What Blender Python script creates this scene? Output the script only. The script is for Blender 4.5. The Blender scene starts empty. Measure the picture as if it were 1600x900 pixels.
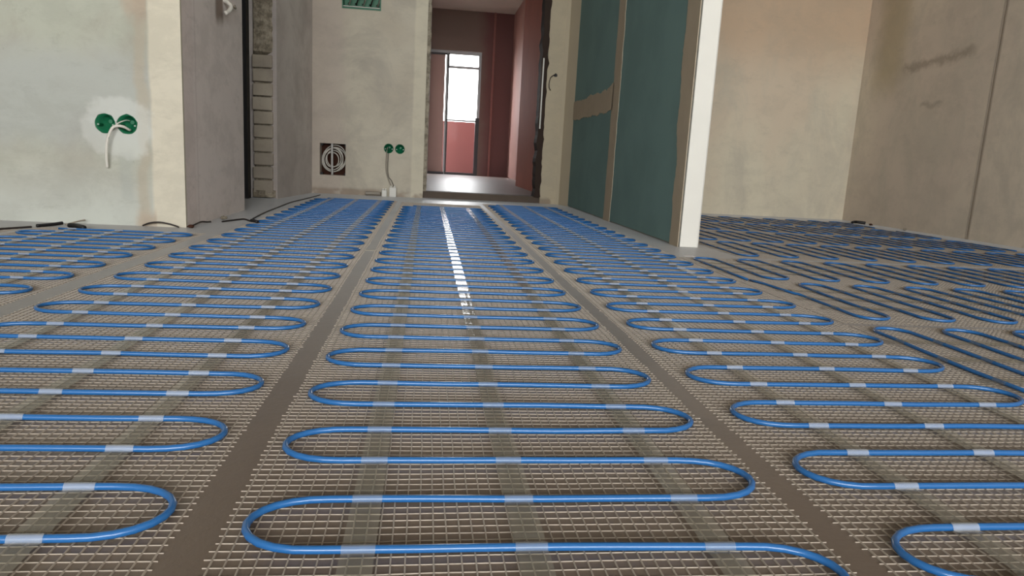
import bpy, bmesh, math, random
from mathutils import Matrix, Vector, noise
from math import sin, cos, pi
random.seed(7)
S = bpy.context.scene
C = S.collection

# ------------------------------------------------------------------ camera
cam = bpy.data.cameras.new('camera'); co = bpy.data.objects.new('camera', cam); C.objects.link(co)
cam.sensor_width = 36; cam.lens = 1095.1 / 1600 * 36; cam.clip_start = 0.02; cam.clip_end = 100
RT = ((0.99165657, -0.1170415, 0.05402345), (0.0316694, -0.18504326, -0.98221995), (0.12495717, 0.97573576, -0.17979273))
m = Matrix.Identity(4)
for i in range(3):
    m[i][0] = RT[0][i]; m[i][1] = -RT[1][i]; m[i][2] = -RT[2][i]
m[2][3] = 0.32
co.matrix_world = m
S.camera = co

# ------------------------------------------------------------------ light and exposure
S.view_settings.view_transform = 'Standard'; S.view_settings.look = 'None'
S.view_settings.gamma = 1; S.view_settings.use_curve_mapping = False
S.view_settings.exposure = 3.35
W = bpy.data.worlds.new('overcast_sky'); S.world = W; W.use_nodes = True
nt = W.node_tree; bgn = nt.nodes['Background']
tc = nt.nodes.new('ShaderNodeTexCoord'); sp = nt.nodes.new('ShaderNodeSeparateXYZ'); cr = nt.nodes.new('ShaderNodeValToRGB')
nt.links.new(tc.outputs['Generated'], sp.inputs[0]); 
mr = nt.nodes.new('ShaderNodeMapRange'); mr.inputs[1].default_value = -0.3; mr.inputs[2].default_value = 0.6
nt.links.new(sp.outputs['Z'], mr.inputs[0]); nt.links.new(mr.outputs[0], cr.inputs[0]); nt.links.new(cr.outputs[0], bgn.inputs[0])
e = cr.color_ramp.elements
e[0].position = 0.0; e[0].color = (0.30, 0.29, 0.26, 1)
e[1].position = 1.0; e[1].color = (0.95, 0.97, 1.0, 1)
n_ = e.new(0.36); n_.color = (0.96, 0.97, 0.97, 1)
bgn.inputs[1].default_value = 2.2
def portal(loc, rot, sx, sy):
    l = bpy.data.lights.new('window_daylight', 'AREA'); l.shape = 'RECTANGLE'; l.size = sx; l.size_y = sy
    l.cycles.is_portal = True
    o = bpy.data.objects.new('window_daylight', l); C.objects.link(o); o.location = loc; o.rotation_euler = rot
YW = -4.6                                                        # window wall behind the camera
WINS = [(-2.8, -0.9), (-0.7, 1.1), (1.3, 2.95)]; WZ0, WZ1 = 0.85, 2.40
for a, b in WINS: portal(((a + b) / 2, YW - 0.1, (WZ0 + WZ1) / 2), (pi / 2, 0, 0), b - a, WZ1 - WZ0)
portal((0.48, 10.86, 1.3), (-pi / 2, 0, 0), 0.5, 1.1)

# ------------------------------------------------------------------ material helpers
class NT:
    def __init__(s, name):
        s.m = bpy.data.materials.new(name); s.m.use_nodes = True; s.t = s.m.node_tree; s.t.nodes.clear()
        s.out = s.t.nodes.new('ShaderNodeOutputMaterial'); s.bs = s.t.nodes.new('ShaderNodeBsdfPrincipled')
        s.t.links.new(s.bs.outputs[0], s.out.inputs[0])
        s.co = s.t.nodes.new('ShaderNodeTexCoord').outputs['Object']; s._x = None
    def put(s, inp, v):
        if isinstance(v, bpy.types.NodeSocket): s.t.links.new(v, inp)
        elif isinstance(v, (tuple, list)) and len(v) == 3 and inp.type == 'RGBA': inp.default_value = (*v, 1)
        else: inp.default_value = v
    def math(s, op, a, b=0.0, c=0.0):
        n = s.t.nodes.new('ShaderNodeMath'); n.operation = op
        for i, v in enumerate((a, b, c)): s.put(n.inputs[i], v)
        return n.outputs[0]
    def add(s, a, b): return s.math('ADD', a, b)
    def sub(s, a, b): return s.math('SUBTRACT', a, b)
    def mul(s, a, b): return s.math('MULTIPLY', a, b)
    def xyz(s):
        if not s._x:
            n = s.t.nodes.new('ShaderNodeSeparateXYZ'); s.t.links.new(s.co, n.inputs[0]); s._x = n.outputs
        return s._x
    def noise(s, sc, det=3, rough=.55, stretch=(1, 1, 1), off=0, dist=0):
        mp = s.t.nodes.new('ShaderNodeMapping'); s.t.links.new(s.co, mp.inputs[0]); mp.inputs['Scale'].default_value = stretch
        mp.inputs['Location'].default_value = (off, off * .7, off * 1.3)
        n = s.t.nodes.new('ShaderNodeTexNoise'); s.t.links.new(mp.outputs[0], n.inputs['Vector'])
        n.inputs['Scale'].default_value = sc; n.inputs['Detail'].default_value = det; n.inputs['Roughness'].default_value = rough
        n.inputs['Distortion'].default_value = dist
        return n.outputs['Fac']
    def step(s, v, a, b, lo=0., hi=1.):
        n = s.t.nodes.new('ShaderNodeMapRange'); n.interpolation_type = 'SMOOTHSTEP'; s.put(n.inputs[0], v)
        n.inputs[1].default_value = a; n.inputs[2].default_value = b; n.inputs[3].default_value = lo; n.inputs[4].default_value = hi
        return n.outputs[0]
    def mix(s, f, a, b):
        n = s.t.nodes.new('ShaderNodeMix'); n.data_type = 'RGBA'; s.put(n.inputs[0], f); s.put(n.inputs[6], a); s.put(n.inputs[7], b)
        return n.outputs[2]
    def bump(s, h, strength, dist=.002):
        n = s.t.nodes.new('ShaderNodeBump'); s.put(n.inputs['Height'], h); n.inputs['Strength'].default_value = strength
        n.inputs['Distance'].default_value = dist; s.t.links.new(n.outputs[0], s.bs.inputs['Normal'])
    def fin(s, col, rough=.8, spec=.3, metal=0, sheen=0):
        s.bs.inputs['Sheen Weight'].default_value = sheen; s.bs.inputs['Sheen Roughness'].default_value = .30; s.bs.inputs['Sheen Tint'].default_value = (.90, .95, .97, 1)  # cool-tinted sheen stands in for sky light seen at grazing angles
        s.put(s.bs.inputs['Base Color'], col); s.put(s.bs.inputs['Roughness'], rough)
        s.bs.inputs['Specular IOR Level'].default_value = spec; s.bs.inputs['Metallic'].default_value = metal
        return s.m
def lin(r, g, b, k=1.0):
    return tuple(((c / 255) ** 2.2) * k for c in (r, g, b))
def simple(name, col, rough=.6, spec=.4, metal=0, var=.12, sc=30):
    n = NT(name); f = n.noise(sc)
    return n.fin(n.mix(f, tuple(c * (1 - var) for c in col), tuple(min(1, c * (1 + var)) for c in col)), rough, spec, metal)

def plaster(name, c1, c2, c3, masks=None, seed=0, rough=.85, st=(1, 1, 1), fine=.5):
    n = NT(name)
    c2 = tuple(c * .93 for c in c2); c3 = tuple(c * .88 for c in c3)
    a = n.noise(1.3, 3, .55, off=seed, stretch=st); b = n.noise(3.1, 5, .65, off=seed + 5, stretch=st, dist=.6); c = n.noise(14, 6, .7, off=seed + 9)
    col = n.mix(n.step(a, .38, .62), c1, c2)
    col = n.mix(n.mul(n.step(b, .42, .68), .8), col, c3)
    dark = tuple(x * .80 for x in c3)
    col = n.mix(n.mul(n.step(c, .55, .8), fine), col, dark)
    # trowel specks
    d = n.noise(55, 3, .6, off=seed + 3, stretch=(1, 1, .5))
    col = n.mix(n.step(d, .70, .80, 0, .35), col, tuple(x * .55 for x in c3))
    if masks: col = masks(n, col)
    v = n.noise(4.2, 7, .72, off=seed + 31, stretch=(1, 1, 1.6), dist=.25)           # uneven skim coat, all over
    col = n.mix(n.step(v, .44, .62, 0, .15), col, tuple(x * .62 for x in c3))
    u_ = n.noise(11, 6, .75, off=seed + 17, stretch=(.6, .6, 1.8), dist=.2)
    col = n.mix(n.step(u_, .56, .70, 0, .14), col, tuple(x * .55 for x in c3))
    n.bump(n.add(n.mul(b, .6), n.mul(c, .4)), .35, .004)
    return n.fin(col, rough, .2)

def band(n, v, a, b, e):                                         # 1 inside [a,b]
    return n.mul(n.step(v, a - e, a + e), n.step(v, b - e, b + e, 1, 0))

# ------------------------------------------------------------------ materials
def left_masks(n, col):
    X, Y, Z = n.xyz()
    w = n.mul(n.sub(n.noise(7, 4), .5), .12)
    g = band(n, n.add(Z, w), .28, .62, .07)                      # grey skim across the middle
    col = n.mix(n.mul(g, .55), col, lin(172, 175, 174, 1.0))
    low = n.step(n.add(Z, w), .02, .3, 1, 0)
    col = n.mix(n.mul(low, .6), col, lin(200, 206, 200))
    strip = n.step(n.add(X, n.mul(w, .12)), -1.02, -1.005)       # corner bead strip
    col = n.mix(n.mul(strip, .9), col, lin(211, 203, 184))
    edge = band(n, n.add(X, n.mul(w, .5)), -1.06, -1.02, .012)
    col = n.mix(n.mul(edge, .7), col, lin(178, 168, 150))
    st = n.mul(n.step(n.add(X, n.mul(w, .8)), -1.12, -1.08), n.step(n.add(Z, w), .70, .78))
    st = n.mul(st, n.step(X, -1.02, -1.01, 1, 0))
    col = n.mix(n.mul(st, .7), col, lin(176, 158, 140))
    st = n.mul(n.step(n.add(X, n.mul(w, .8)), -1.09, -1.05), n.step(n.add(Z, w), .03, .09, 1, 0)); st = n.mul(st, n.step(X, -1.01, -1.0, 1, 0))
    col = n.mix(n.mul(st, .8), col, lin(180, 164, 146))
    # fresh plaster patch around the socket boxes
    dx = n.mul(n.sub(X, -1.125), .95); dz = n.sub(Z, .36); r = n.math('SQRT', n.add(n.mul(dx, dx), n.mul(dz, dz)))
    p = n.step(n.add(r, n.add(n.mul(w, .9), n.mul(n.sub(n.noise(24, 4, off=8), .5), .05))), .095, .125, 1, 0)
    col = n.mix(n.mul(p, .5), col, lin(212, 214, 208))
    drip = n.mul(band(n, n.add(X, n.mul(w, .4)), -1.13, -1.085, .012), band(n, n.add(Z, w), .08, .26, .04))
    col = n.mix(n.mul(drip, .35), col, lin(160, 164, 160))
    return col
M_left = plaster('plaster_grey_green', lin(178, 180, 166), lin(188, 186, 172), lin(174, 169, 156), left_masks, 2)
def side_masks(n, col):
    X, Y, Z = n.xyz()
    w = n.mul(n.sub(n.noise(9, 4), .5), .05)
    f = n.mul(n.step(X, -.903, -.9015), n.step(Y, 2.79, 2.80))
    col2 = n.mix(n.step(n.add(Y, w), 2.9, 2.92), lin(236, 224, 220), lin(240, 230, 226))  # side face colour raised to stand in for light it lacks
    ln = band(n, n.add(Y, n.mul(w, .3)), 2.93, 2.945, .006)
    col2 = n.mix(n.mul(ln, .4), col2, lin(214, 200, 197))
    st = n.mul(band(n, n.add(Y, w), 3.22, 3.33, .02), n.step(n.add(Z, w), .80, .86))
    col2 = n.mix(n.mul(st, .8), col2, lin(120, 100, 84))
    return n.mix(f, col, col2)
def lb(n, col): return side_masks(n, left_masks(n, col))
M_left = plaster('plaster_grey_green_block', lin(178, 180, 166), lin(188, 186, 172), lin(174, 169, 156), lb, 2)
M_left_far = plaster('plaster_left_room', lin(178, 180, 166), lin(188, 186, 172), lin(174, 169, 156), None, 4)
def back_masks(n, col):
    X, Y, Z = n.xyz(); w = n.mul(n.sub(n.noise(6, 4), .5), .1)
    col = n.mix(n.mul(n.step(n.add(X, w), -.68, -.55, 1, 0), .6), col, lin(190, 176, 166))
    col = n.mix(n.mul(n.step(n.add(X, n.mul(w, .2)), -.13, -.11), .75), col, lin(218, 210, 188))
    col = n.mix(n.mul(n.step(n.add(X, w), .8, .85), .6), col, lin(186, 170, 142))
    b = n.mul(n.step(n.add(Z, n.mul(w, .5)), .03, .06, 1, 0), n.step(n.noise(5, 3, off=3), .45, .55))
    return n.mix(n.mul(b, .7), col, lin(150, 132, 116))
M_back = plaster('plaster_beige_back', lin(206, 198, 180), lin(198, 188, 170), lin(190, 182, 168), back_masks, 11, fine=.3)
M_recess = plaster('plaster_pinkish_recess', lin(218, 210, 204), lin(214, 204, 198), lin(206, 196, 190), None, 15, fine=.3)
def rb_masks(n, col):
    X, Y, Z = n.xyz(); w = n.mul(n.sub(n.noise(3, 4), .5), .3)
    col = n.mix(n.mul(n.step(n.add(Z, w), .9, 1.4), .6), col, lin(196, 164, 134))
    col = n.mix(n.mul(n.step(n.add(X, n.mul(w, .5)), 1.7, 1.9, 1, 0), .45), col, lin(176, 158, 142))
    return col
M_rback = plaster('plaster_cream_right_back', lin(216, 208, 186), lin(218, 202, 180), lin(208, 200, 182), rb_masks, 21, st=(1, 1, .45), fine=.2)
def rw_masks(n, col):
    X, Y, Z = n.xyz(); w = n.mul(n.sub(n.noise(7, 5), .5), .12)
    g = band(n, n.add(Y, n.mul(w, .12)), 3.80, 3.83, .008)
    col = n.mix(n.mul(g, .55), col, lin(112, 100, 86))
    line = n.add(n.sub(Z, n.mul(n.sub(4.45, Y), .05)), w)
    sc = n.mul(band(n, n.add(line, n.mul(n.sub(n.noise(18, 5), .5), .10)), 1.055, 1.10, .03), band(n, Y, 4.0, 4.64, .05))
    col = n.mix(n.mul(sc, .5), col, lin(122, 106, 90))
    sc2 = n.mul(band(n, n.add(Z, w), .80, .83, .012), band(n, n.add(Y, w), 4.2, 4.4, .03))
    col = n.mix(n.mul(sc2, .35), col, lin(118, 106, 90))
    yg = n.mul(band(n, n.add(Y, w), 4.65, 4.95, .1), n.step(n.add(Z, w), .8, 1.1))
    col = n.mix(n.mul(yg, .5), col, lin(166, 150, 108))
    return col
M_rwall = plaster('plaster_brown_right', lin(222, 210, 192), lin(220, 206, 190), lin(212, 202, 186), rw_masks, 31, st=(1, 1, .6), fine=.3)
M_ceil = simple('ceiling_white', lin(222, 220, 216), .9, .1, sc=3, var=.05)
M_white = simple('white_filler', lin(228, 226, 218), .75, .25, sc=8, var=.03)
n = NT('joint_compound_beige'); f = n.noise(9, 4)
n.bump(n.noise(40, 4), .3); M_joint = n.fin(n.mix(f, lin(176, 162, 142), lin(196, 182, 160)), .85, .2)
n = NT('green_drywall'); f = n.noise(3, 4, off=2); g = n.noise(22, 5)
X, Y, Z = n.xyz()
c = n.mix(n.step(f, .35, .65), lin(120, 148, 146), lin(126, 155, 153)); c = n.mix(n.step(g, .6, .75, 0, .4), c, lin(126, 146, 146))
M_green = n.fin(c, .85, .15)
# screed floor
n = NT('screed'); a = n.noise(1.2, 4, .6); b = n.noise(9, 6, .7, off=4); c = n.noise(120, 3, .6)
X, Y, Z = n.xyz()
col = n.mix(n.step(a, .35, .65), lin(96, 81, 68), lin(106, 92, 79)); col = n.mix(n.step(b, .5, .75, 0, .5), col, lin(88, 75, 64))
col = n.mix(n.step(c, .60, .75, 0, .5), col, lin(78, 67, 58)); n.bump(n.add(n.mul(b, .7), n.mul(c, .25)), .4, .003)
M_floor = n.fin(col, n.step(a, .3, .7, .36, .48), .7, 0, .24)
# blue cable
n = NT('blue_cable_jacket'); f = n.noise(5, 2)
M_blue = n.fin(n.mix(f, (.014, .11, .31), (.02, .13, .37)), .26, .7)
n = NT('glassfibre_thread'); f = n.noise(60, 3)
M_thread = n.fin(n.mix(f, lin(146, 135, 124), lin(168, 157, 142)), .6, .35, 0, .22)
# transparent fixing tape, embossed by the mesh under it; whitened over the cable to stand in for glints
def tape_mat(name, milk, col):
  n = NT(name); t = n.t
  X, Y, Z = n.xyz()
  emb = n.add(n.math('SINE', n.mul(X, 2 * pi / .0115)), n.mul(n.math('SINE', n.mul(Y, 2 * pi / .0115)), .5))
  emb = n.add(n.mul(emb, .35), n.noise(160, 3))
  bp = t.nodes.new('ShaderNodeBump'); bp.inputs['Strength'].default_value = .22; bp.inputs['Distance'].default_value = .0006; t.links.new(emb, bp.inputs['Height'])
  gl = t.nodes.new('ShaderNodeBsdfGlossy'); gl.inputs['Roughness'].default_value = .10; t.links.new(bp.outputs[0], gl.inputs['Normal'])
  tr = t.nodes.new('ShaderNodeBsdfTransparent'); tr.inputs[0].default_value = (.96, .96, .92, 1)
  df = t.nodes.new('ShaderNodeBsdfDiffuse'); df.inputs[0].default_value = col
  fr = t.nodes.new('ShaderNodeFresnel'); fr.inputs[0].default_value = 1.35; t.links.new(bp.outputs[0], fr.inputs['Normal'])
  m1 = t.nodes.new('ShaderNodeMixShader'); m1.inputs[0].default_value = milk; t.links.new(tr.outputs[0], m1.inputs[1]); t.links.new(df.outputs[0], m1.inputs[2])
  m2 = t.nodes.new('ShaderNodeMixShader'); t.links.new(n.mul(fr.outputs[0], .6), m2.inputs[0]); t.links.new(m1.outputs[0], m2.inputs[1]); t.links.new(gl.outputs[0], m2.inputs[2])
  t.links.new(m2.outputs[0], n.out.inputs[0]); return n.m
M_tape = tape_mat('clear_fixing_tape', .13, (.74, .72, .62, 1)); M_glint = [tape_mat('glint_whitened_tape', v_, (.84, .86, .88, 1)) for v_ in (.13, .27, .08)]
M_black = simple('black_rubber', (.008, .008, .009), .5, .4)
M_dark_wood = simple('dark_jamb_board', lin(54, 40, 32), .7, .3, sc=12, var=.3)
M_brick = plaster('grey_brick', lin(182, 172, 156), lin(172, 162, 146), lin(160, 150, 138), None, 41)
n = NT('rough_mortar'); f = n.noise(26, 6, .7); n.bump(f, .9, .01)
M_mortar = n.fin(n.mix(n.step(f, .35, .65), lin(120, 112, 98), lin(172, 162, 144)), .95, .1)
n = NT('green_socket_box'); f = n.noise(40, 3); M_sock = n.fin(n.mix(f, lin(10, 78, 52), lin(26, 120, 82)), .45, .5)
M_cable_white = simple('white_cable', lin(214, 210, 200), .5, .4)
M_wire_dark = simple('dark_wire', lin(48, 42, 40), .5, .4)
M_wire_grey = simple('grey_wire', lin(150, 142, 130), .5, .4)
M_pipe = simple('grey_conduit', lin(178, 176, 172), .35, .5, .2)
M_hole = simple('dark_cavity', lin(70, 48, 40), .95, .1, sc=20, var=.3)
M_curb = simple('curb_dark', lin(92, 80, 70), .7, .3, sc=12, var=.2)
n = NT('red_plaster'); a = n.noise(1.5, 3); X, Y, Z = n.xyz()
M_red = n.fin(n.mix(n.step(a, .35, .65), lin(206, 124, 102), lin(194, 116, 96)), .8, .25)
n = NT('dark_red_plaster'); a = n.noise(1.5, 3, off=3)
M_dred = n.fin(n.mix(n.step(a, .35, .65), lin(176, 134, 126), lin(168, 128, 122)), .7, .3)
n = NT('hall_far_plaster'); a = n.noise(2, 3, off=3); X, Y, Z = n.xyz()
M_hfar = n.fin(n.mix(n.step(n.add(X, n.mul(a, .3)), .75, 1.05), lin(140, 126, 118), lin(128, 94, 92)), .8, .25)
n = NT('polished_hall_floor'); a = n.noise(4, 3); M_hfloor = n.fin(n.mix(a, lin(140, 134, 130), lin(160, 152, 148)), .42, .2)
M_parapet = simple('balcony_parapet_red', lin(80, 48, 46), .8, .2, sc=4, var=.1)
M_frame = simple('door_frame_white', lin(190, 196, 200), .4, .5, sc=4, var=.03)
M_framed = simple('door_frame_dark', lin(52, 44, 48), .4, .5, sc=4, var=.03)
M_leaf = simple('door_leaf_brown', lin(184, 156, 148), .5, .4, sc=3, var=.1)
n = NT('window_glass'); t = n.t
gl = t.nodes.new('ShaderNodeBsdfGlossy'); gl.inputs['Roughness'].default_value = .02
tr = t.nodes.new('ShaderNodeBsdfTransparent'); fr = t.nodes.new('ShaderNodeFresnel'); fr.inputs[0].default_value = 1.07; mx = t.nodes.new('ShaderNodeMixShader')
t.links.new(fr.outputs[0], mx.inputs[0]); t.links.new(tr.outputs[0], mx.inputs[1]); t.links.new(gl.outputs[0], mx.inputs[2]); t.links.new(mx.outputs[0], n.out.inputs[0]); M_glass = n.m

# ------------------------------------------------------------------ mesh helpers
class MB:
    def __init__(s): s.v = []; s.f = []
    def box(s, x0, x1, y0, y1, z0, z1):
        b = len(s.v)
        s.v += [(x, y, z) for z in (z0, z1) for y in (y0, y1) for x in (x0, x1)]
        s.f += [tuple(b + i for i in q) for q in ((0, 2, 3, 1), (4, 5, 7, 6), (0, 1, 5, 4), (2, 6, 7, 3), (0, 4, 6, 2), (1, 3, 7, 5))]
        return s
    def prism(s, pts, z0, z1):                                   # pts counter-clockwise seen from above
        b = len(s.v); k = len(pts)
        s.v += [(x, y, z0) for x, y in pts] + [(x, y, z1) for x, y in pts]
        s.f += [tuple(b + i for i in reversed(range(k))), tuple(b + k + i for i in range(k))]
        s.f += [(b + i, b + (i + 1) % k, b + k + (i + 1) % k, b + k + i) for i in range(k)]
        return s
    def tube(s, pts, r, k=8, up=Vector((0, 0, 1))):
        pts = [Vector(p) for p in pts]; b = len(s.v); N = len(pts)
        for i, p in enumerate(pts):
            d = (pts[min(i + 1, N - 1)] - pts[max(i - 1, 0)]).normalized()
            u = up if abs(d.dot(up)) < .95 else Vector((0, 1, 0)) if abs(d.y) < .95 else Vector((1, 0, 0))
            sd = d.cross(u).normalized(); uu = sd.cross(d)
            rr = r[i] if isinstance(r, list) else r
            for j in range(k):
                a = 2 * pi * j / k; s.v.append(tuple(p + (sd * cos(a) + uu * sin(a)) * rr))
        for i in range(N - 1):
            for j in range(k):
                s.f.append((b + i * k + j, b + i * k + (j + 1) % k, b + (i + 1) * k + (j + 1) % k, b + (i + 1) * k + j))
        s.f.append(tuple(b + j for j in reversed(range(k)))); s.f.append(tuple(b + (N - 1) * k + j for j in range(k)))
        return s
    def build(s, name, mat, parent=None, smooth=False, bevel=0, upward=False):
        me = bpy.data.meshes.new(name); me.from_pydata(s.v, [], s.f); me.update()
        if bevel or smooth is None:
            pass
        bm = bmesh.new(); bm.from_mesh(me); bmesh.ops.recalc_face_normals(bm, faces=bm.faces)
        if upward:
            bm.normal_update(); bmesh.ops.reverse_faces(bm, faces=[f for f in bm.faces if f.normal.z < 0])
        if bevel: bmesh.ops.bevel(bm, geom=list(bm.edges), offset=bevel, segments=2, profile=.5, affect='EDGES', clamp_overlap=True)
        bm.to_mesh(me); bm.free()
        if smooth: me.shade_smooth()
        me.materials.append(mat)
        o = bpy.data.objects.new(name, me); C.objects.link(o)
        if parent: o.parent = parent
        return o
def tag(o, label, cat, group=None, kind=None):
    o['label'] = label
    if cat: o['category'] = cat
    if group: o['group'] = group
    if kind: o['kind'] = kind
    return o
def empty(name, loc, label, cat, group=None):
    o = bpy.data.objects.new(name, None); C.objects.link(o); o.location = loc; o.empty_display_size = .05
    return tag(o, label, cat, group)
def local(o, root):                                              # keep world-space mesh under a root that stands elsewhere
    o.parent = root; o.matrix_parent_inverse = Matrix.Translation(-Vector(root.location))
    return o
def struct(o, label=None):
    o['kind'] = 'structure'
    if label: o['label'] = label
    return o
def cut(o, mb):                                                  # real recess cut into a wall
    c = mb.build('cutter', M_hole)
    md = o.modifiers.new('cut', 'BOOLEAN'); md.operation = 'DIFFERENCE'; md.object = c; md.solver = 'EXACT'
    dg = bpy.context.evaluated_depsgraph_get(); dg.update()
    me = bpy.data.meshes.new_from_object(o.evaluated_get(dg)); o.modifiers.remove(md); old = o.data; o.data = me; me.name = o.name
    cm = c.data; bpy.data.objects.remove(c); bpy.data.meshes.remove(cm); bpy.data.meshes.remove(old)
def cyl_y(mb, x, z, r, y0, y1, k=24, wob=0):
    b = len(mb.v)
    for y in (y0, y1):
        for j in range(k):
            a = 2 * pi * j / k; q = r * (1 + wob * sin(5 * a + x * 40) + wob * sin(9 * a)); mb.v.append((x + q * cos(a), y, z + q * sin(a)))
    mb.f += [tuple(b + j for j in range(k)), tuple(b + k + j for j in reversed(range(k)))]
    mb.f += [(b + j, b + k + j, b + k + (j + 1) % k, b + (j + 1) % k) for j in range(k)]
    return mb

# ------------------------------------------------------------------ structure
HC = 2.6; X0, X1 = -3.2, 3.2
struct(MB().box(X0 - .15, X1 + .15, YW - .2, 5.55, -.15, 0).build('floor', M_floor), 'grey brown cement screed floor')
struct(MB().box(X0 - .15, X1 + .15, YW - .2, 5.55, HC, HC + .15).build('ceiling', M_ceil))
wl = MB().box(X0, -.9, 2.78, 3.65, 0, HC).build('wall_left', M_left)
cm = MB(); SOCK = ((-1.172, .37), (-1.096, .371))
for x, z in SOCK: cyl_y(cm, x, z, .036, 2.70, 2.83, 28, .02)
cut(wl, cm)
struct(wl, 'pale grey green plastered wall block at left with cream corner strip')
struct(MB().box(X0 - .15, X0, YW, 2.78, 0, HC).build('wall_left_outer', M_left_far))
wb = MB()
wb.prism([(X0 + .0, 5.35), (-.84, 5.35), (-.03, 5.35), (-.03, 5.5), (X0, 5.5)], 0, HC)
wb = wb.build('wall_back', M_back)
cm = MB().box(-.785, -.60, 5.2, 5.46, .137, .365).box(-.636, -.364, 5.2, 5.46, 1.31, 1.58)
for x in (-.289, -.207): cyl_y(cm, x, .352, .036, 5.25, 5.40, 24)
cut(wb, cm)
struct(wb, 'beige plastered back wall beside the doorway')
struct(MB().box(.86, 1.06, 5.35, 5.5, 0, HC).box(-.03, .86, 5.35, 5.5, 2.08, HC).build('wall_back_door_side', M_back), 'strip of beige wall between the doorway and the green partition')
wr = MB().prism([(X0, 4.61), (-1.0, 4.61), (-.925, 4.555), (-.84, 5.35), (X0, 5.35)], 0, HC).build('wall_recess', M_recess)
struct(wr, 'pinkish plastered return wall with bare brick end')
struct(MB().box(-2.0, -1.9, 3.65, 4.61, 0, HC).build('wall_closet', M_recess))
# bare bricks of the wall end
zt = .862
for i in range(10):
    h = .0765 + random.uniform(-.003, .003); z1 = zt - i * .0835
    if z1 - h < .01: h = z1 - .012
    dx = random.uniform(-.004, .004); dy = random.uniform(0, .006)
    b = MB().box(-1.068 + dx, -.952 + dx * .6, 4.553 + dy, 4.61, z1 - h, z1)
    o = b.build('brick', M_brick, wr, bevel=.006)
    for v in o.data.vertices:
        v.co.y += .004 * noise.noise(Vector(v.co) * 30 + Vector((i, 0, 0))); v.co.z += .004 * noise.noise(Vector(v.co) * 25 + Vector((9, i, 0)))
def rough_grid(name, mat, x0, x1, z0, z1, y, amp, parent, nx=14, nz=40, th=.04, seed=0):
    v = []; f = []
    for j in range(nz + 1):
        for i in range(nx + 1):
            x = x0 + (x1 - x0) * i / nx; z = z0 + (z1 - z0) * j / nz
            p = Vector((x * 22, seed, z * 22)); q = noise.noise(p) + .5 * noise.noise(p * 2.3)
            yy = y - amp * q
            if i in (0, nx) or j in (0, nz): yy = y + th
            v.append((x, yy, z))
    for j in range(nz):
        for i in range(nx):
            a = j * (nx + 1) + i; f.append((a, a + 1, a + nx + 2, a + nx + 1))
    mb = MB(); mb.v = v; mb.f = f
    return mb.build(name, mat, parent)
rough_grid('mortar', M_mortar, -1.075, -.94, .862, HC, 4.575, .012, wr, 12, 90, .035)
rough_grid('mortar', M_mortar, -1.072, -.947, .03, .862, 4.585, .006, wr, 12, 60, .025, 4)
rough_grid('mortar', M_mortar, -1.085, -.925, 0, .055, 4.555, .01, wr, 12, 8, .05, 7)
o = MB().box(-1.17, -1.078, 4.46, 4.53, 0, HC).build('black_strip', M_black)  # full-height black strip beside the bricks
tag(o, 'black upright strip at the dark opening beside the bare bricks', 'door jamb')

# right room walls
struct(MB().box(1.135, X1, 5.1, 5.35, 0, HC).build('wall_right_back', M_rback), 'cream plastered back wall of the right hand room')
rw = MB().prism([(3.2, YW), (3.35, YW), (3.35, 5.1), (3.2, 5.1)], 0, HC).build('wall_right', M_rwall)
cm = MB().box(3.15, 3.203, 3.812, 3.822, .01, 2.4); cut(rw, cm)
struct(rw, 'brownish plastered right wall with one upright seam')
# window wall behind the camera
w = MB(); w.box(X0, X1, YW - .2, YW, 0, WZ0).box(X0, X1, YW - .2, YW, WZ1, HC)
xs = [X0] + [v for ab in WINS for v in ab] + [X1]
for i in range(0, len(xs), 2): w.box(xs[i], xs[i + 1], YW - .2, YW, WZ0, WZ1)
struct(w.build('wall_window_side', M_left_far))
for a, b in WINS:
    w = MB(); t = .05; c_ = (a + b) / 2
    for q in ((a, a + t, WZ0, WZ1), (b - t, b, WZ0, WZ1), (c_ - .03, c_ + .03, WZ0, WZ1), (a, b, WZ0, WZ0 + t), (a, b, WZ1 - t, WZ1)):
        w.box(q[0], q[1], YW - .15, YW - .09, q[2], q[3])
    struct(w.build('window_%d' % (WINS.index((a, b)) + 1), M_frame))

# partition with drywall boards and joint compound
pa = MB().box(1.058, 1.128, 2.83, 5.35, 0, HC).build('wall_partition', M_joint)
struct(pa, 'thin partition with green boards and filled joints, its white end towards the room')
pX = 1.046
for y0, y1, z0, z1 in ((2.83, 3.998, .006, HC), (4.002, 5.2, .006, .698), (4.002, 5.2, .702, HC)):
    MB().box(pX, 1.058, y0, y1, z0, z1).build('drywall_board', M_green, pa)
def ragged(a0, a1, w0, w1, amp, seed, horizontal=False, keep0=False, keep1=False, step=.012, th=.003, dis=None):
    """ragged strip of filler on the partition face; runs along z (or y), between w0 and w1 across"""
    N = int((a1 - a0) / step); mb = MB()
    for i in range(N + 1):
        a = a0 + (a1 - a0) * i / N
        def nz(s): return amp * (noise.noise(Vector((a * 7, s, 0))) + .5 * noise.noise(Vector((a * 24, s, 3))) + .25 * noise.noise(Vector((a * 70, s, 3))))
        p = w0 + (0 if keep0 else nz(seed)); q = w1 + (0 if keep1 else nz(seed + 9))
        if dis: d = dis(a); p += d[0]; q += d[1]
        for c_ in (p, q):
            for x in (pX - th, pX): mb.v.append((x, a, c_) if horizontal else (x, c_, a))
    for i in range(N):
        b = i * 4; mb.f += [(b, b + 2, b + 6, b + 4), (b, b + 4, b + 5, b + 1), (b + 2, b + 3, b + 7, b + 6)]
    mb.f += [(0, 1, 3, 2), (N * 4, N * 4 + 2, N * 4 + 3, N * 4 + 1)]
    return mb.build('filled_joint', M_joint, pa)
ragged(.0, HC, 3.93, 4.075, .012, 1.3)
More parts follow.
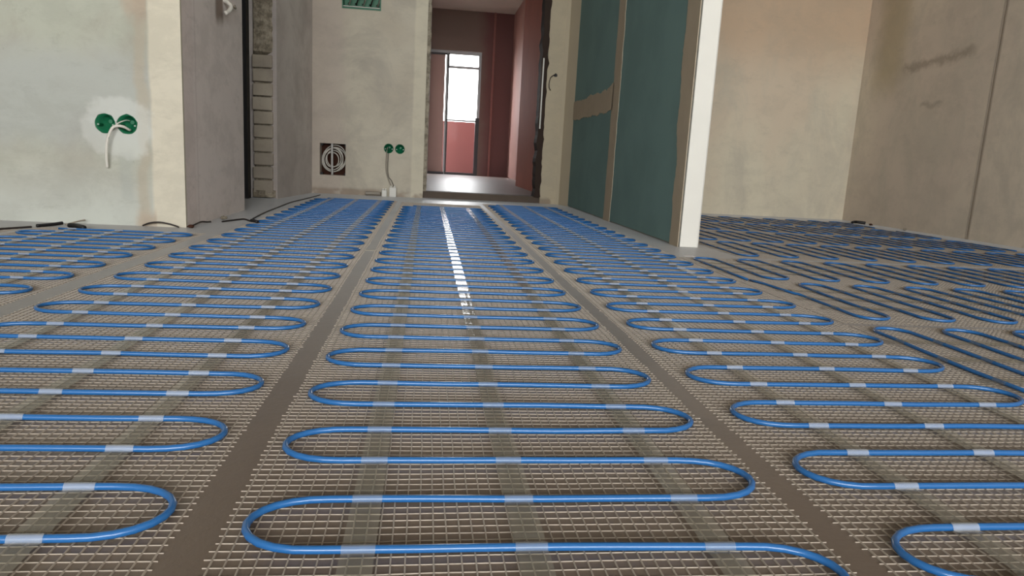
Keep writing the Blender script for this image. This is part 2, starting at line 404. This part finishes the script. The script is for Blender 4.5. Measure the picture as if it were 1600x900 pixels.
ragged(.0, HC, 2.803, 2.905, .022, 5.1, keep0=True, dis=lambda a: (0, .05 * max(0, sin(a * 2.4 - .6)) * (1 if a > .3 else .3)))
ragged(4.06, 5.2, .625, .755, .018, 8.2, True, dis=lambda a: (.05 * max(0, 4.35 - a), .09 * max(0, 4.3 - a) / .2 * .2))
MB().prism([(.98, 5.35), (1.005, 5.33), (1.046, 5.17), (1.062, 5.17), (1.062, 5.35)], 0, HC).build('filled_corner', simple('cream_filler', lin(200, 188, 164), .85, .2, sc=6, var=.06), pa)
MB().box(1.054, 1.133, 2.805, 2.832, 0, HC).box(1.128, 1.134, 2.805, 5.1, 0, HC).build('end_plaster', M_white, pa, bevel=.002)

# ------------------------------------------------------------------ doorway and hall
struct(MB().box(-.03, .86, 5.39, 5.52, 0, .05).build('trim_1', M_curb), 'raised dark threshold in the doorway')
struct(MB().box(-.03, 2.4, 5.52, 10.95, -.1, .05).build('floor_hall', M_hfloor), 'shiny hallway floor reflecting the balcony door')
struct(MB().box(-.15, 2.4, 5.5, 10.95, 2.4, 2.55).build('ceiling_hall', simple('hall_ceiling', lin(196, 188, 178), .9, .1, sc=3)))
struct(MB().box(-.15, -.005, 5.5, 10.7, 0, 2.4).build('wall_hall_left', simple('hall_left_plaster', lin(190, 180, 170), .8, .2, sc=4)))
struct(MB().box(.93, 1.05, 5.5, 7.45, 0, 2.4).build('wall_hall_right', M_red), 'salmon red hallway wall at right')
struct(MB().box(1.05, 2.3, 7.33, 7.45, 0, 2.4).box(1.75, 1.9, 7.45, 10.7, 0, 2.4).build('wall_hall_side', M_dred))
MB()
struct(MB().box(1.19, 1.75, 8.4, 10.7, 0, 2.4).build('wall_hall_corner', M_dred))
hf = MB().box(-.15, .0, 10.7, 10.9, 0, 2.4).box(.74, 1.9, 10.7, 10.9, 0, 2.4).box(0, .74, 10.7, 10.9, 1.84, 2.4)
struct(hf.build('wall_hall_far', M_hfar), 'dim reddish far wall of the hallway')
struct(MB().box(.895, .925, 10.68, 10.7, .05, 2.4).build('trim_2', simple('pale_red_strip', lin(158, 112, 106), .7, .2)))
# balcony door
d = bpy.data.objects.new('door_1', None); C.objects.link(d); d.location = (.37, 10.8, .05); d['kind'] = 'structure'; d['label'] = 'glazed balcony door at the end of the hallway'
def dp(name, mat, *bx, bevel=0):
    mb = MB()
    for q in bx: mb.box(*q)
    return local(mb.build(name, mat, None, bevel=bevel), d)
dp('door_frame', M_frame, (0, .74, 10.74, 10.80, 1.79, 1.84), (.225, .25, 10.74, 10.80, .05, 1.79), (.70, .74, 10.74, 10.80, .9, 1.79))
dp('transom_bar', M_frame, (.27, .70, 10.74, 10.79, 1.595, 1.63))
dp('door_frame', M_framed, (.25, .272, 10.73, 10.80, .05, 1.8), (.685, .742, 10.73, 10.80, .05, .90), (.25, .71, 10.72, 10.80, .05, .085), (0, .24, 10.73, 10.80, .05, .085), (0, .24, 10.73, 10.75, 1.775, 1.80))
dp('mid_rail', M_frame, (.27, .70, 10.745, 10.785, .838, .862))
dp('glass_pane', M_glass, (.272, .70, 10.765, 10.77, 1.63, 1.79)); dp('glass_pane', M_glass, (.272, .70, 10.765, 10.77, .862, 1.595)); dp('glass_pane', M_glass, (.272, .69, 10.765, 10.77, .085, .838))
dp('door_leaf', M_leaf, (.0, .212, 10.75, 10.79, .085, 1.775))
o = MB().box(-.6, 1.6, 11.5, 11.6, .0, .87).build('balcony_parapet', M_parapet); tag(o, 'red balcony parapet seen through the lower glass', 'parapet')
struct(MB().box(-.6, 1.6, 10.9, 11.65, -.1, .04).build('floor_balcony', M_curb))
# remnants around the door opening
def jag(name, x0, x1, y0, y1, z0, z1, mat, label, cat, amp=.006, k=46, seed=0):
    mb = MB()
    for i in range(k + 1):
        z = z0 + (z1 - z0) * i / k
        a = x0 + amp * noise.noise(Vector((seed, z * 14, 0))); b = x1 + amp * (noise.noise(Vector((seed + 5, z * 14, 0))) + .6 * noise.noise(Vector((seed, z * 40, 2))))
        mb.v += [(a, y0, z), (b, y0, z), (b, y1, z), (a, y1, z)]
    for i in range(k):
        q = i * 4
        for j in range(4): mb.f.append((q + j, q + (j + 1) % 4, q + 4 + (j + 1) % 4, q + 4 + j))
    mb.f += [(3, 2, 1, 0), tuple(k * 4 + j for j in range(4))]
    return tag(mb.build(name, mat), label, cat)
jag('jamb_foam', .815, .86, 5.345, 5.49, .05, 2.08, M_dark_wood, 'dark ragged jamb edge on the right side of the doorway', 'door jamb', .012, 70)
jag('jamb_foam', -.032, -.005, 5.365, 5.49, .05, 2.08, M_mortar, 'grey ragged jamb edge on the left side of the doorway', 'door jamb', .010, 70, 3)
o = MB().prism([(.822, 5.335), (.832, 5.335), (.832, 5.344), (.822, 5.344)], .56, 1.07).build('glint_strip', M_white); tag(o, 'thin white strip standing in for a glint up the right jamb of the doorway', 'strip')  # white strip added in place of a bright sliver of light

# ------------------------------------------------------------------ heating mats
RC = .0035; ZC = RC + .0016; PT = .0848
def nz1(a, b=0., c=0.): return noise.noise(Vector((a, b, c)))
def mat(name_label, u0, u1, tl, tr, v0, v1, r0, pitch, nrun, side0, tapes, swap=False, seed=0., lead=None, th=.0007, cell=.0115, wob=.003, turnw=.064):
    """u across the mat, v along it. tl/tr: extremes of the turns; r0: v of the first run; side0: the side (1 right, 0 left) of the turn after run 0"""
    P = (lambda u, v, z: (v, u, z)) if swap else (lambda u, v, z: (u, v, z))
    cx, cy = (u0 + u1) / 2, v0
    c = P(cx, cy, 0); root = empty('heating_mat', (c[0], c[1], 0), name_label, 'heating mat', 'blue cable heating mats')
    # cable
    def ry(k, u): return r0 + k * pitch + wob * nz1(u * 5, k * 1.7, seed) + wob * .8 * nz1(u * 1.5, k * 3.1, seed + 4) * 1.5
    pts = []; tw = turnw
    if lead: pts += [P(u, v, ZC) for u, v in lead]
    for k in range(nrun):
        right = (k % 2 == 0) == (side0 == 1)                      # travelling towards the right
        eL = tl + .004 * nz1(k // 2 * 2.3, seed, 1) ; eR = tr + .004 * nz1((k + 1) // 2 * 2.3, seed, 5)
        a, b = eL + tw, eR - tw
        us = [a + (b - a) * i / 9 for i in range(10)]
        if not right: us = us[::-1]
        if lead and k == 0: us = us[3:]
        pts += [P(u, ry(k, u), ZC + .0006 * nz1(u * 9, k, 2)) for u in us]
        if k < nrun - 1:
            ue = us[-1]; ya, yb = ry(k, ue), ry(k + 1, ue); ym, hb = (ya + yb) / 2, (yb - ya) / 2
            sx = 1 if right else -1
            kk = 1 + .10 * nz1(k * 1.9, seed, 8)
            for i in range(1, 12):
                t = -pi / 2 + pi * i / 12
                cu = cos(t); sv = sin(t)
                cu = (abs(cu) ** .94)
                pts.append(P(ue + sx * tw * cu, ym + hb * sv * (1 + .05 * cu * kk), ZC))
    cb = local(MB().tube(pts, RC, 10).build('heating_cable', M_blue, None, True), root)
    # glass-fibre mesh
    mb = MB(); hw = .00052
    def thread(ps, w, h):                                        # ps: list of (x,y) in world, flat ribbon with rounded top
        b = len(mb.v); N = len(ps)
        for i, p in enumerate(ps):
            q0 = ps[max(i - 1, 0)]; q1 = ps[min(i + 1, N - 1)]
            dx, dy = q1[0] - q0[0], q1[1] - q0[1]; L = math.hypot(dx, dy) or 1; nx, ny = -dy / L, dx / L
            mb.v += [(p[0] + nx * w, p[1] + ny * w, .0001), (p[0] + nx * w * .5, p[1] + ny * w * .5, h), (p[0] - nx * w * .5, p[1] - ny * w * .5, h), (p[0] - nx * w, p[1] - ny * w, .0001)]
        for i in range(N - 1):
            for j in range(3): mb.f.append((b + 4 * i + j, b + 4 * i + j + 1, b + 4 * i + 5 + j, b + 4 * i + 4 + j))
    nu = int(round((u1 - u0) / cell)); nv = int((v1 - v0) / cell)
    # common warp of the sheet
    def warp(u, v): return (u + .0035 * nz1(u * 3, v * 1.4, seed + 11) + .0012 * nz1(u * 11, v * 9, seed), v + .004 * nz1(u * 2.2, v * 2, seed + 21) + .0014 * nz1(u * 9, v * 12, seed + 2))
    seg = max(2, int((v1 - v0) / .045))
    for i in range(nu + 1):
        u = u0 + (u1 - u0) * i / nu; sel = i in (0, nu)
        ps = []
        for j in range(seg + 1):
            v = v0 + (v1 - v0) * j / seg; q = warp(u, v); q = (q[0] + .0009 * nz1(i * 3.3, v * 25, seed), q[1]); ps.append(P(q[0], q[1], 0)[:2])
        thread(ps, hw * (1.7 if sel else 1.35), .0008 if swap else .0014)
    for j in range(nv + 1):
        v = v0 + cell * j; ps = []
        a = u0 - .004 - .006 * abs(nz1(j * 1.7, seed, 3)); b = u1 + .004 + .006 * abs(nz1(j * 1.3, seed, 7))
        for i in range(13):
            u = a + (b - a) * i / 12; q = warp(u, v); ps.append(P(q[0], q[1] + .0009 * nz1(j * 2.7, u * 20, seed), 0)[:2])
        thread(ps, hw * .95, .0014 if swap else .0009)
    me = bpy.data.meshes.new('fibre_mesh'); me.from_pydata(mb.v, [], mb.f); me.materials.append(M_thread)
    o = bpy.data.objects.new('fibre_mesh', me); C.objects.link(o); local(o, root); o['kind'] = 'stuff'
    # fixing tapes laid over the cable
    for ti, tu in enumerate(tapes):
        t_ = MB(); w = .0135; prof = []
        vs = [v0 + .01]; zs = [.0021]
        for k in range(nrun):
            yk = ry(k, tu)
            if k:
                y_p = ry(k - 1, tu) ; 
                for q in (.25, .5, .75): prof.append((y_p + (yk - y_p) * q, .0058 + .0008 * abs(q - .5) * 4 + .0001 * nz1(k * 2.1 + q * 5, tu * 30, seed)))
            for d_, z_ in ((-.015, .0066), (-.0085, .0050), (-.0049, .0042), (-.0040, .0066), (-.0025, .0087), (0, .0095), (.0025, .0087), (.0040, .0066), (.0049, .0042), (.0085, .0050), (.015, .0066)):
                prof.append((yk + d_, z_))
        prof = [(r0 - .03, .002)] + prof + [(prof[-1][0] + .02, .002)]
        for (v, z) in prof:
            s_ = .0022 * nz1(v * 3, ti, seed); z2 = z + .0001 * nz1(v * 60, ti, seed)
            t_.v += [P(tu - w + s_, v, z2), P(tu + s_, v, z2 + .0001), P(tu + w + s_, v, z2 + .0004 * nz1(v * 50, ti, 3))]
        for i in range(len(prof) - 1):
            for j in (0, 1): t_.f.append((3 * i + j, 3 * i + j + 1, 3 * i + 4 + j, 3 * i + 3 + j))
        o = local(t_.build('fixing_tape', M_tape, None, True, 0, True), root); o.data.materials.append(M_glint[0 if seed < 1.5 else 1 if seed < 5.5 else 2])
        for f in o.data.polygons:
            if sum(o.data.vertices[q].co.z for q in f.vertices) / 4 > .0071 or min(o.data.vertices[q].co.z for q in f.vertices) < .0046: f.material_index = 1
    return root
# three long mats running towards the doorway and two short ones at far left
n0 = -3
mat('middle long blue heating mat leading straight up to the doorway threshold', -.157, .357, -.143, .345, .20, 4.78, .524 - .0848 * 4, .0848, 51, 0, (-.045, .095, .257), seed=1.)
mat('long heating mat left of the middle one, ending below the cable niche', -.73, -.200, -.712, -.214, .20, 4.87, .637 - .0861 * 5, .0861, 54, 1, (-.616, -.456, -.305), seed=2.)
mat('long heating mat along the green partition, right of the middle one', .395, .925, .415, .906, .20, 4.97, .632 - .0845 * 5, .0845, 56, 1, (.508, .67, .82), seed=3.)
mat('short heating mat in front of the left wall block under its green sockets', -1.325, -.785, -1.31, -.799, .55, 2.62, 2.562 - .0838 * 22, .0838, 23, 0, (-.89, -1.05, -1.2), seed=4.)
mat('heating mat at the far left edge with only its blue loops beside the sleeve showing', -1.90, -1.365, -1.885, -1.378, .9, 2.56, 2.53 - .0838 * 18, .0838, 19, 1, (-1.5, -1.64, -1.78), seed=5.)
# mats of the right hand room, laid crosswise
L2 = (3.05, )
def rmat(label, ylo, yhi, xs, nrun, pitch, side0, seed, lead=None, m0=.02):
    xe = xs + (nrun - 1) * pitch
    mat(label, ylo - .03, yhi + .03, ylo, yhi, xs - m0, xe + .04, xs, pitch, nrun, side0, (ylo + .12, (ylo + yhi) / 2, yhi - .12), True, seed, lead, wob=.0045, turnw=.05)
rmat('crosswise heating mat nearest the camera at the right edge of the photo', .88, 1.372, .947, 25, .083, 1, 6., None, .012)
rmat('second crosswise heating mat from the camera in the right hand part', 1.462, 1.93, 1.004, 25, .083, 0, 7., [(1.965, .966), (1.94, .975), (1.91, .984), (1.83, .990), (1.76, 1.000)], .068)
rmat('third crosswise heating mat, just in front of the white partition end', 2.005, 2.44, .962, 25, .0835, 1, 8., [(1.975, .964), (2.06, .962), (2.15, .962)], .03)
rmat('fourth crosswise heating mat, starting right beside the white partition end', 2.56, 3.04, 1.215, 22, .0835, 0, 9.)
rmat('fifth crosswise heating mat, in the middle of the right hand room', 3.13, 3.60, 1.20, 22, .0835, 1, 10.)
rmat('sixth crosswise heating mat, last but one before the cream back wall', 3.70, 4.18, 1.215, 22, .0835, 0, 11.)
rmat('seventh crosswise heating mat, closest to the cream back wall of the right room', 4.28, 4.76, 1.2, 22, .0835, 1, 12.)

# ------------------------------------------------------------------ small things
def wire(name, pts, r, mat_, label, cat, k=8, sub=6, parent=None, z=None):
    P = [Vector(p) for p in pts]; out = []
    for i in range(len(P) - 1):
        p0 = P[max(i - 1, 0)]; p1 = P[i]; p2 = P[i + 1]; p3 = P[min(i + 2, len(P) - 1)]
        for j in range(sub):
            t = j / sub; out.append(.5 * ((2 * p1) + (p2 - p0) * t + (2 * p0 - 5 * p1 + 4 * p2 - p3) * t * t + (3 * p1 - p0 - 3 * p2 + p3) * t ** 3))
    out.append(P[-1])
    o = MB().tube(out, r, k).build(name, mat_, parent, True)
    if label: tag(o, label, cat)
    return o
def socket_box(x, z, r, yf, depth, label, group=None):
    root = empty('socket_box', (x, yf, z), label, 'socket box', group)
    mb = MB(); k = 28
    prof = [(r, 0), (r, depth), (0, depth)]; prof = [(r * 1.02, -.001), (r * .93, -.001), (r * .93, depth - .003), (0.001, depth - .003), (.001, depth), (r * .97, depth), (r * .97, .001), (r * 1.02, .001)]
    for q, y in prof:
        for j in range(k): a = 2 * pi * j / k; mb.v.append((x + q * cos(a), yf + y, z + q * sin(a)))
    for i in range(len(prof) - 1):
        for j in range(k): mb.f.append((i * k + j, i * k + (j + 1) % k, (i + 1) * k + (j + 1) % k, (i + 1) * k + j))
    local(mb.build('box_shell', M_sock, None, True), root)
    for sx in (-1, 1):                                           # screw posts
        m_ = MB(); cyl_y(m_, x + sx * r * .74, z - .004, r * .14, yf + .004, yf + depth - .004, 10)
        local(m_.build('screw_post', M_sock, None), root)
        m_ = MB(); cyl_y(m_, x + sx * r * .74, z - .004, r * .07, yf + .002, yf + .005, 8); local(m_.build('screw', M_pipe, None), root)
    m_ = MB(); cyl_y(m_, x + r * .1, z + r * .25, r * .22, yf + depth - .005, yf + depth - .002, 10); local(m_.build('knockout', M_sock, None), root)
    return root
socket_box(SOCK[0][0], SOCK[0][1], .0345, 2.781, .043, 'left green round socket box in the left wall block')
socket_box(SOCK[1][0], SOCK[1][1], .0345, 2.781, .043, 'green round socket box with the white cable hanging from it, left wall block')
wire('cable_end', [(-1.10, 2.815, .352), (-1.094, 2.79, .352), (-1.105, 2.765, .362), (-1.13, 2.752, .36), (-1.146, 2.750, .335), (-1.157, 2.752, .30), (-1.163, 2.757, .255), (-1.165, 2.765, .212)], .005, M_cable_white,
     'short white cable end curving out of the right green socket box', 'cable')
wire('cable_end', [(-1.15, 2.82, .355), (-1.152, 2.79, .346), (-1.14, 2.768, .352), (-1.12, 2.76, .372), (-1.105, 2.79, .385), (-1.10, 2.815, .385)], .0022, M_cable_white,
     'thin white wire bridging the two green socket boxes', 'wire')
socket_box(-.289, .352, .034, 5.351, .045, 'left small green socket box with wires on the back wall')
socket_box(-.207, .352, .034, 5.351, .045, 'right small empty green socket box on the back wall')
wire('wire_bundle', [(-.295, 5.37, .36), (-.30, 5.335, .345), (-.303, 5.33, .28), (-.305, 5.33, .22), (-.298, 5.33, .17), (-.282, 5.33, .12), (-.262, 5.33, .075)], .0035, M_wire_grey, 'grey wires hanging from the small green socket box', 'wire')
wire('wire_bundle', [(-.285, 5.37, .35), (-.288, 5.33, .33), (-.292, 5.325, .22), (-.285, 5.32, .15), (-.262, 5.32, .12), (-.245, 5.318, .078)], .0022, M_wire_dark, 'thin dark wire running down to the white terminal block', 'wire')
def term(x, y, z0, w, h, label):
    r = empty('terminal_block', (x, y, z0), label, 'terminal block')
    local(MB().box(x - w / 2, x + w / 2, y - .016, y + .016, z0, z0 + h).build('body', M_white, None, bevel=.004), r)
    for s_ in (-1, 1): local(MB().tube([(x + s_ * w / 4, y - .004, z0 + h), (x + s_ * w / 4, y - .004, z0 + h + .012)], .007, 10).build('clamp', M_white, None, True), r)
term(-.312, 5.315, .0, .036, .048, 'smaller white terminal block on the floor by the back wall')
term(-.25, 5.315, .0, .05, .070, 'larger white terminal block on the floor under the hanging wires')
wire('conduit_stub', [(-.45, 5.325, .018), (-.40, 5.325, .02), (-.34, 5.318, .02)], .014, M_wire_grey, 'short grey conduit piece lying at the foot of the back wall', 'conduit', 12)
# niche with coiled cable
nb = empty('cable_niche', (-.69, 5.44, .14), 'square wall niche with brown back on the back wall', 'niche')
local(MB().box(-.785, -.60, 5.452, 5.458, .137, .365).build('back_panel', M_hole, None), nb)
for q, (x, z) in enumerate(((-.778, .145), (-.607, .145), (-.607, .357), (-.778, .357))): local(MB().box(x - .008, x + .008, 5.40, 5.452, z - .008, z + .008).build('corner_post', M_black, None), nb)
coil = empty('cable_coil', (-.69, 5.40, .16), 'coil of white cable held in the square wall niche', 'cable')
for q in range(6):
    pts = []; R = .092 - .006 * q; ph = q * 1.3
    cx_, cz_ = -.692 + .006 * sin(q * 2.1), .252 + .006 * cos(q * 1.7)
    for i in range(41):
        a = 2 * pi * i / 40 + ph; rr = R * (1 + .07 * sin(2 * a + q) * cos(q)) if q < 4 else R * .82
        pts.append((cx_ + rr * .93 * cos(a), 5.385 - .011 * q + .035 + .006 * sin(3 * a + q), cz_ + rr * 1.05 * sin(a)))
    local(MB().tube(pts, .0036, 8, Vector((0, 1, 0))).build('coil_turn', M_cable_white, None, True), coil)
o = wire('conduit', [(-.695, 5.352, .135), (-.697, 5.350, .25), (-.698, 5.353, .368)], .0085, M_pipe, 'upright grey conduit across the square cable niche', 'conduit', 12)
# big green junction box
jb = empty('junction_box', (-.5, 5.35, 1.31), 'large green rectangular junction box high on the back wall', 'junction box')
M_jb = M_sock
local(MB().box(-.636, -.364, 5.43, 5.44, 1.31, 1.58).box(-.636, -.628, 5.345, 5.43, 1.31, 1.58).box(-.372, -.364, 5.345, 5.43, 1.31, 1.58).box(-.628, -.372, 5.345, 5.43, 1.31, 1.318).box(-.628, -.372, 5.345, 5.43, 1.572, 1.58).build('box_shell', M_jb, None), jb)
local(MB().box(-.628, -.372, 5.343, 5.350, 1.323, 1.328).build('rim', M_cable_white, None), jb)
for i in range(5):
    x = -.60 + i * .05
    local(MB().tube([(x, 5.428, 1.36), (x + .01, 5.38, 1.345), (x + .03, 5.37, 1.40), (x + .02, 5.42, 1.5)], .005, 8).build('wire', M_wire_dark if i % 2 else M_wire_grey, None, True), jb)
# hole with a wire right of the door
o = MB(); cyl_y(o, .924, .955, .013, 5.343, 5.352, 12, .1); tag(o.build('wall_hole', M_black), 'small dark hole in the wall right of the doorway', 'hole')
wire('hanging_wire', [(.924, 5.35, .955), (.91, 5.33, .955), (.885, 5.32, .935), (.875, 5.32, .90), (.878, 5.325, .86), (.89, 5.33, .845)], .0028, M_wire_dark, 'dark wire drooping from the hole right of the doorway', 'wire')
# stub at the top of the block's side face
o = MB(); 
wire('conduit_stub', [(-.905, 3.34, .93), (-.885, 3.335, .925), (-.865, 3.325, .905), (-.868, 3.30, .88), (-.875, 3.275, .868)], .009, M_cable_white, 'white curved tube stub on the pinkish side of the left wall block', 'tube', 10)
wire('hook_wire', [(-.899, 3.40, .94), (-.885, 3.43, .925), (-.885, 3.48, .925), (-.899, 3.52, .945)], .004, M_wire_grey, 'short grey wire loop above the pinkish block side', 'wire')
# cold leads and sleeves on the floor
def floor_wire(name, pts, r, mt, label, cat='wire'): return wire(name, [(x, y, r + .0005 + (z if z else 0)) for x, y, z in pts], r, mt, label, cat, 8, 8)
floor_wire('connection_sleeve', [(-1.245, 2.632, 0), (-1.21, 2.615, .001), (-1.172, 2.578, 0)], .0085, M_black, 'thick black sleeve lying on the top run of the left mat', 'sleeve')
floor_wire('connection_sleeve', [(-1.335, 2.60, 0), (-1.31, 2.645, .001), (-1.29, 2.68, .004)], .006, M_black, 'thin black sleeve slanting towards the left wall block', 'sleeve')
floor_wire('cold_lead', [(-1.345, 2.585, 0), (-1.38, 2.52, .0), (-1.42, 2.44, 0)], .0035, M_wire_dark, 'dark lead running off the thin black sleeve at far left', 'wire')
floor_wire('cold_lead', [(-1.285, 2.69, 0), (-1.26, 2.735, .01), (-1.25, 2.76, .012)], .003, M_wire_grey, 'grey lead rising from the thin sleeve to the wall', 'wire')
floor_wire('connection_sleeve', [(3.03, 4.70, 0), (3.07, 4.72, .004), (3.13, 4.70, 0)], .010, M_black, 'short black sleeve on the floor below the right wall', 'sleeve')
floor_wire('cold_lead', [(-.70, 3.05, 0), (-.745, 3.10, 0), (-.78, 3.16, 0), (-.80, 3.13, 0), (-.835, 3.02, 0)], .0035, M_wire_dark, 'dark lead curving off the left long mat beside the wall block', 'wire')
floor_wire('connection_sleeve', [(-.70, 3.04, 0), (-.722, 3.075, 0), (-.735, 3.09, 0)], .007, M_black, 'black sleeve at the edge of the left long mat', 'sleeve')
floor_wire('cold_lead', [(-.755, 3.2, 0), (-.775, 3.5, 0), (-.785, 3.9, 0), (-.79, 4.3, 0), (-.76, 4.75, 0), (-.745, 5.1, 0)], .003, M_wire_dark, 'thin dark lead running along the floor to the back wall', 'wire')
floor_wire('stray_wire', [(-1.05, 2.765, 0), (-1.02, 2.755, .012), (-.985, 2.752, .016), (-.95, 2.757, .010), (-.92, 2.76, 0)], .003, M_wire_dark, 'thin curled dark wire at the foot of the left wall corner', 'wire')
floor_wire('stray_wire', [(-.888, 2.80, 0), (-.872, 2.86, .012), (-.868, 2.93, .006), (-.875, 3.0, .0)], .003, M_wire_dark, 'thin brown wire along the foot of the pinkish wall side', 'wire')
def crumb(x, y, s, mt, label, sd):
    bm = bmesh.new(); bmesh.ops.create_icosphere(bm, subdivisions=2, radius=s)
    for v in bm.verts:
        q = 1 + .35 * noise.noise(v.co * (1.2 / s) + Vector((sd, 0, 0))); v.co = Vector((v.co.x * q, v.co.y * q, v.co.z * q * .6)) ; 
    zm = min(v.co.z for v in bm.verts)
    for v in bm.verts: v.co += Vector((x, y, -zm))
    me = bpy.data.meshes.new('mortar_crumb'); bm.to_mesh(me); bm.free(); me.materials.append(mt)
    o = bpy.data.objects.new('mortar_crumb', me); C.objects.link(o); tag(o, label, 'crumb')
crumb(-.862, 3.14, .014, M_mortar, 'dark mortar crumb beside the pinkish wall side', 1)
crumb(-.882, 2.775, .012, M_hole, 'reddish crumb at the corner of the left wall block', 2)
crumb(3.12, 4.62, .012, M_hole, 'small brown crumb near the right wall base', 3)
crumb(3.15, 4.3, .012, M_mortar, 'small grey crumb further along the right wall base', 4)
# strip of light tape across the gap
o = MB().box(-.200, -.128, 2.33, 2.352, .0002, .0006).build('tape_strip', simple('pale_tape', lin(196, 190, 176), .5, .4)); tag(o, 'pale strip of tape across the bare gap left of the middle mat', 'tape')
o = MB().box(.965, 1.005, 2.50, 2.53, .0002, .0007).build('tape_strip', simple('pale_tape_white', lin(220, 214, 214), .5, .4)); tag(o, 'small pale tape piece on the floor near the white partition end', 'tape')
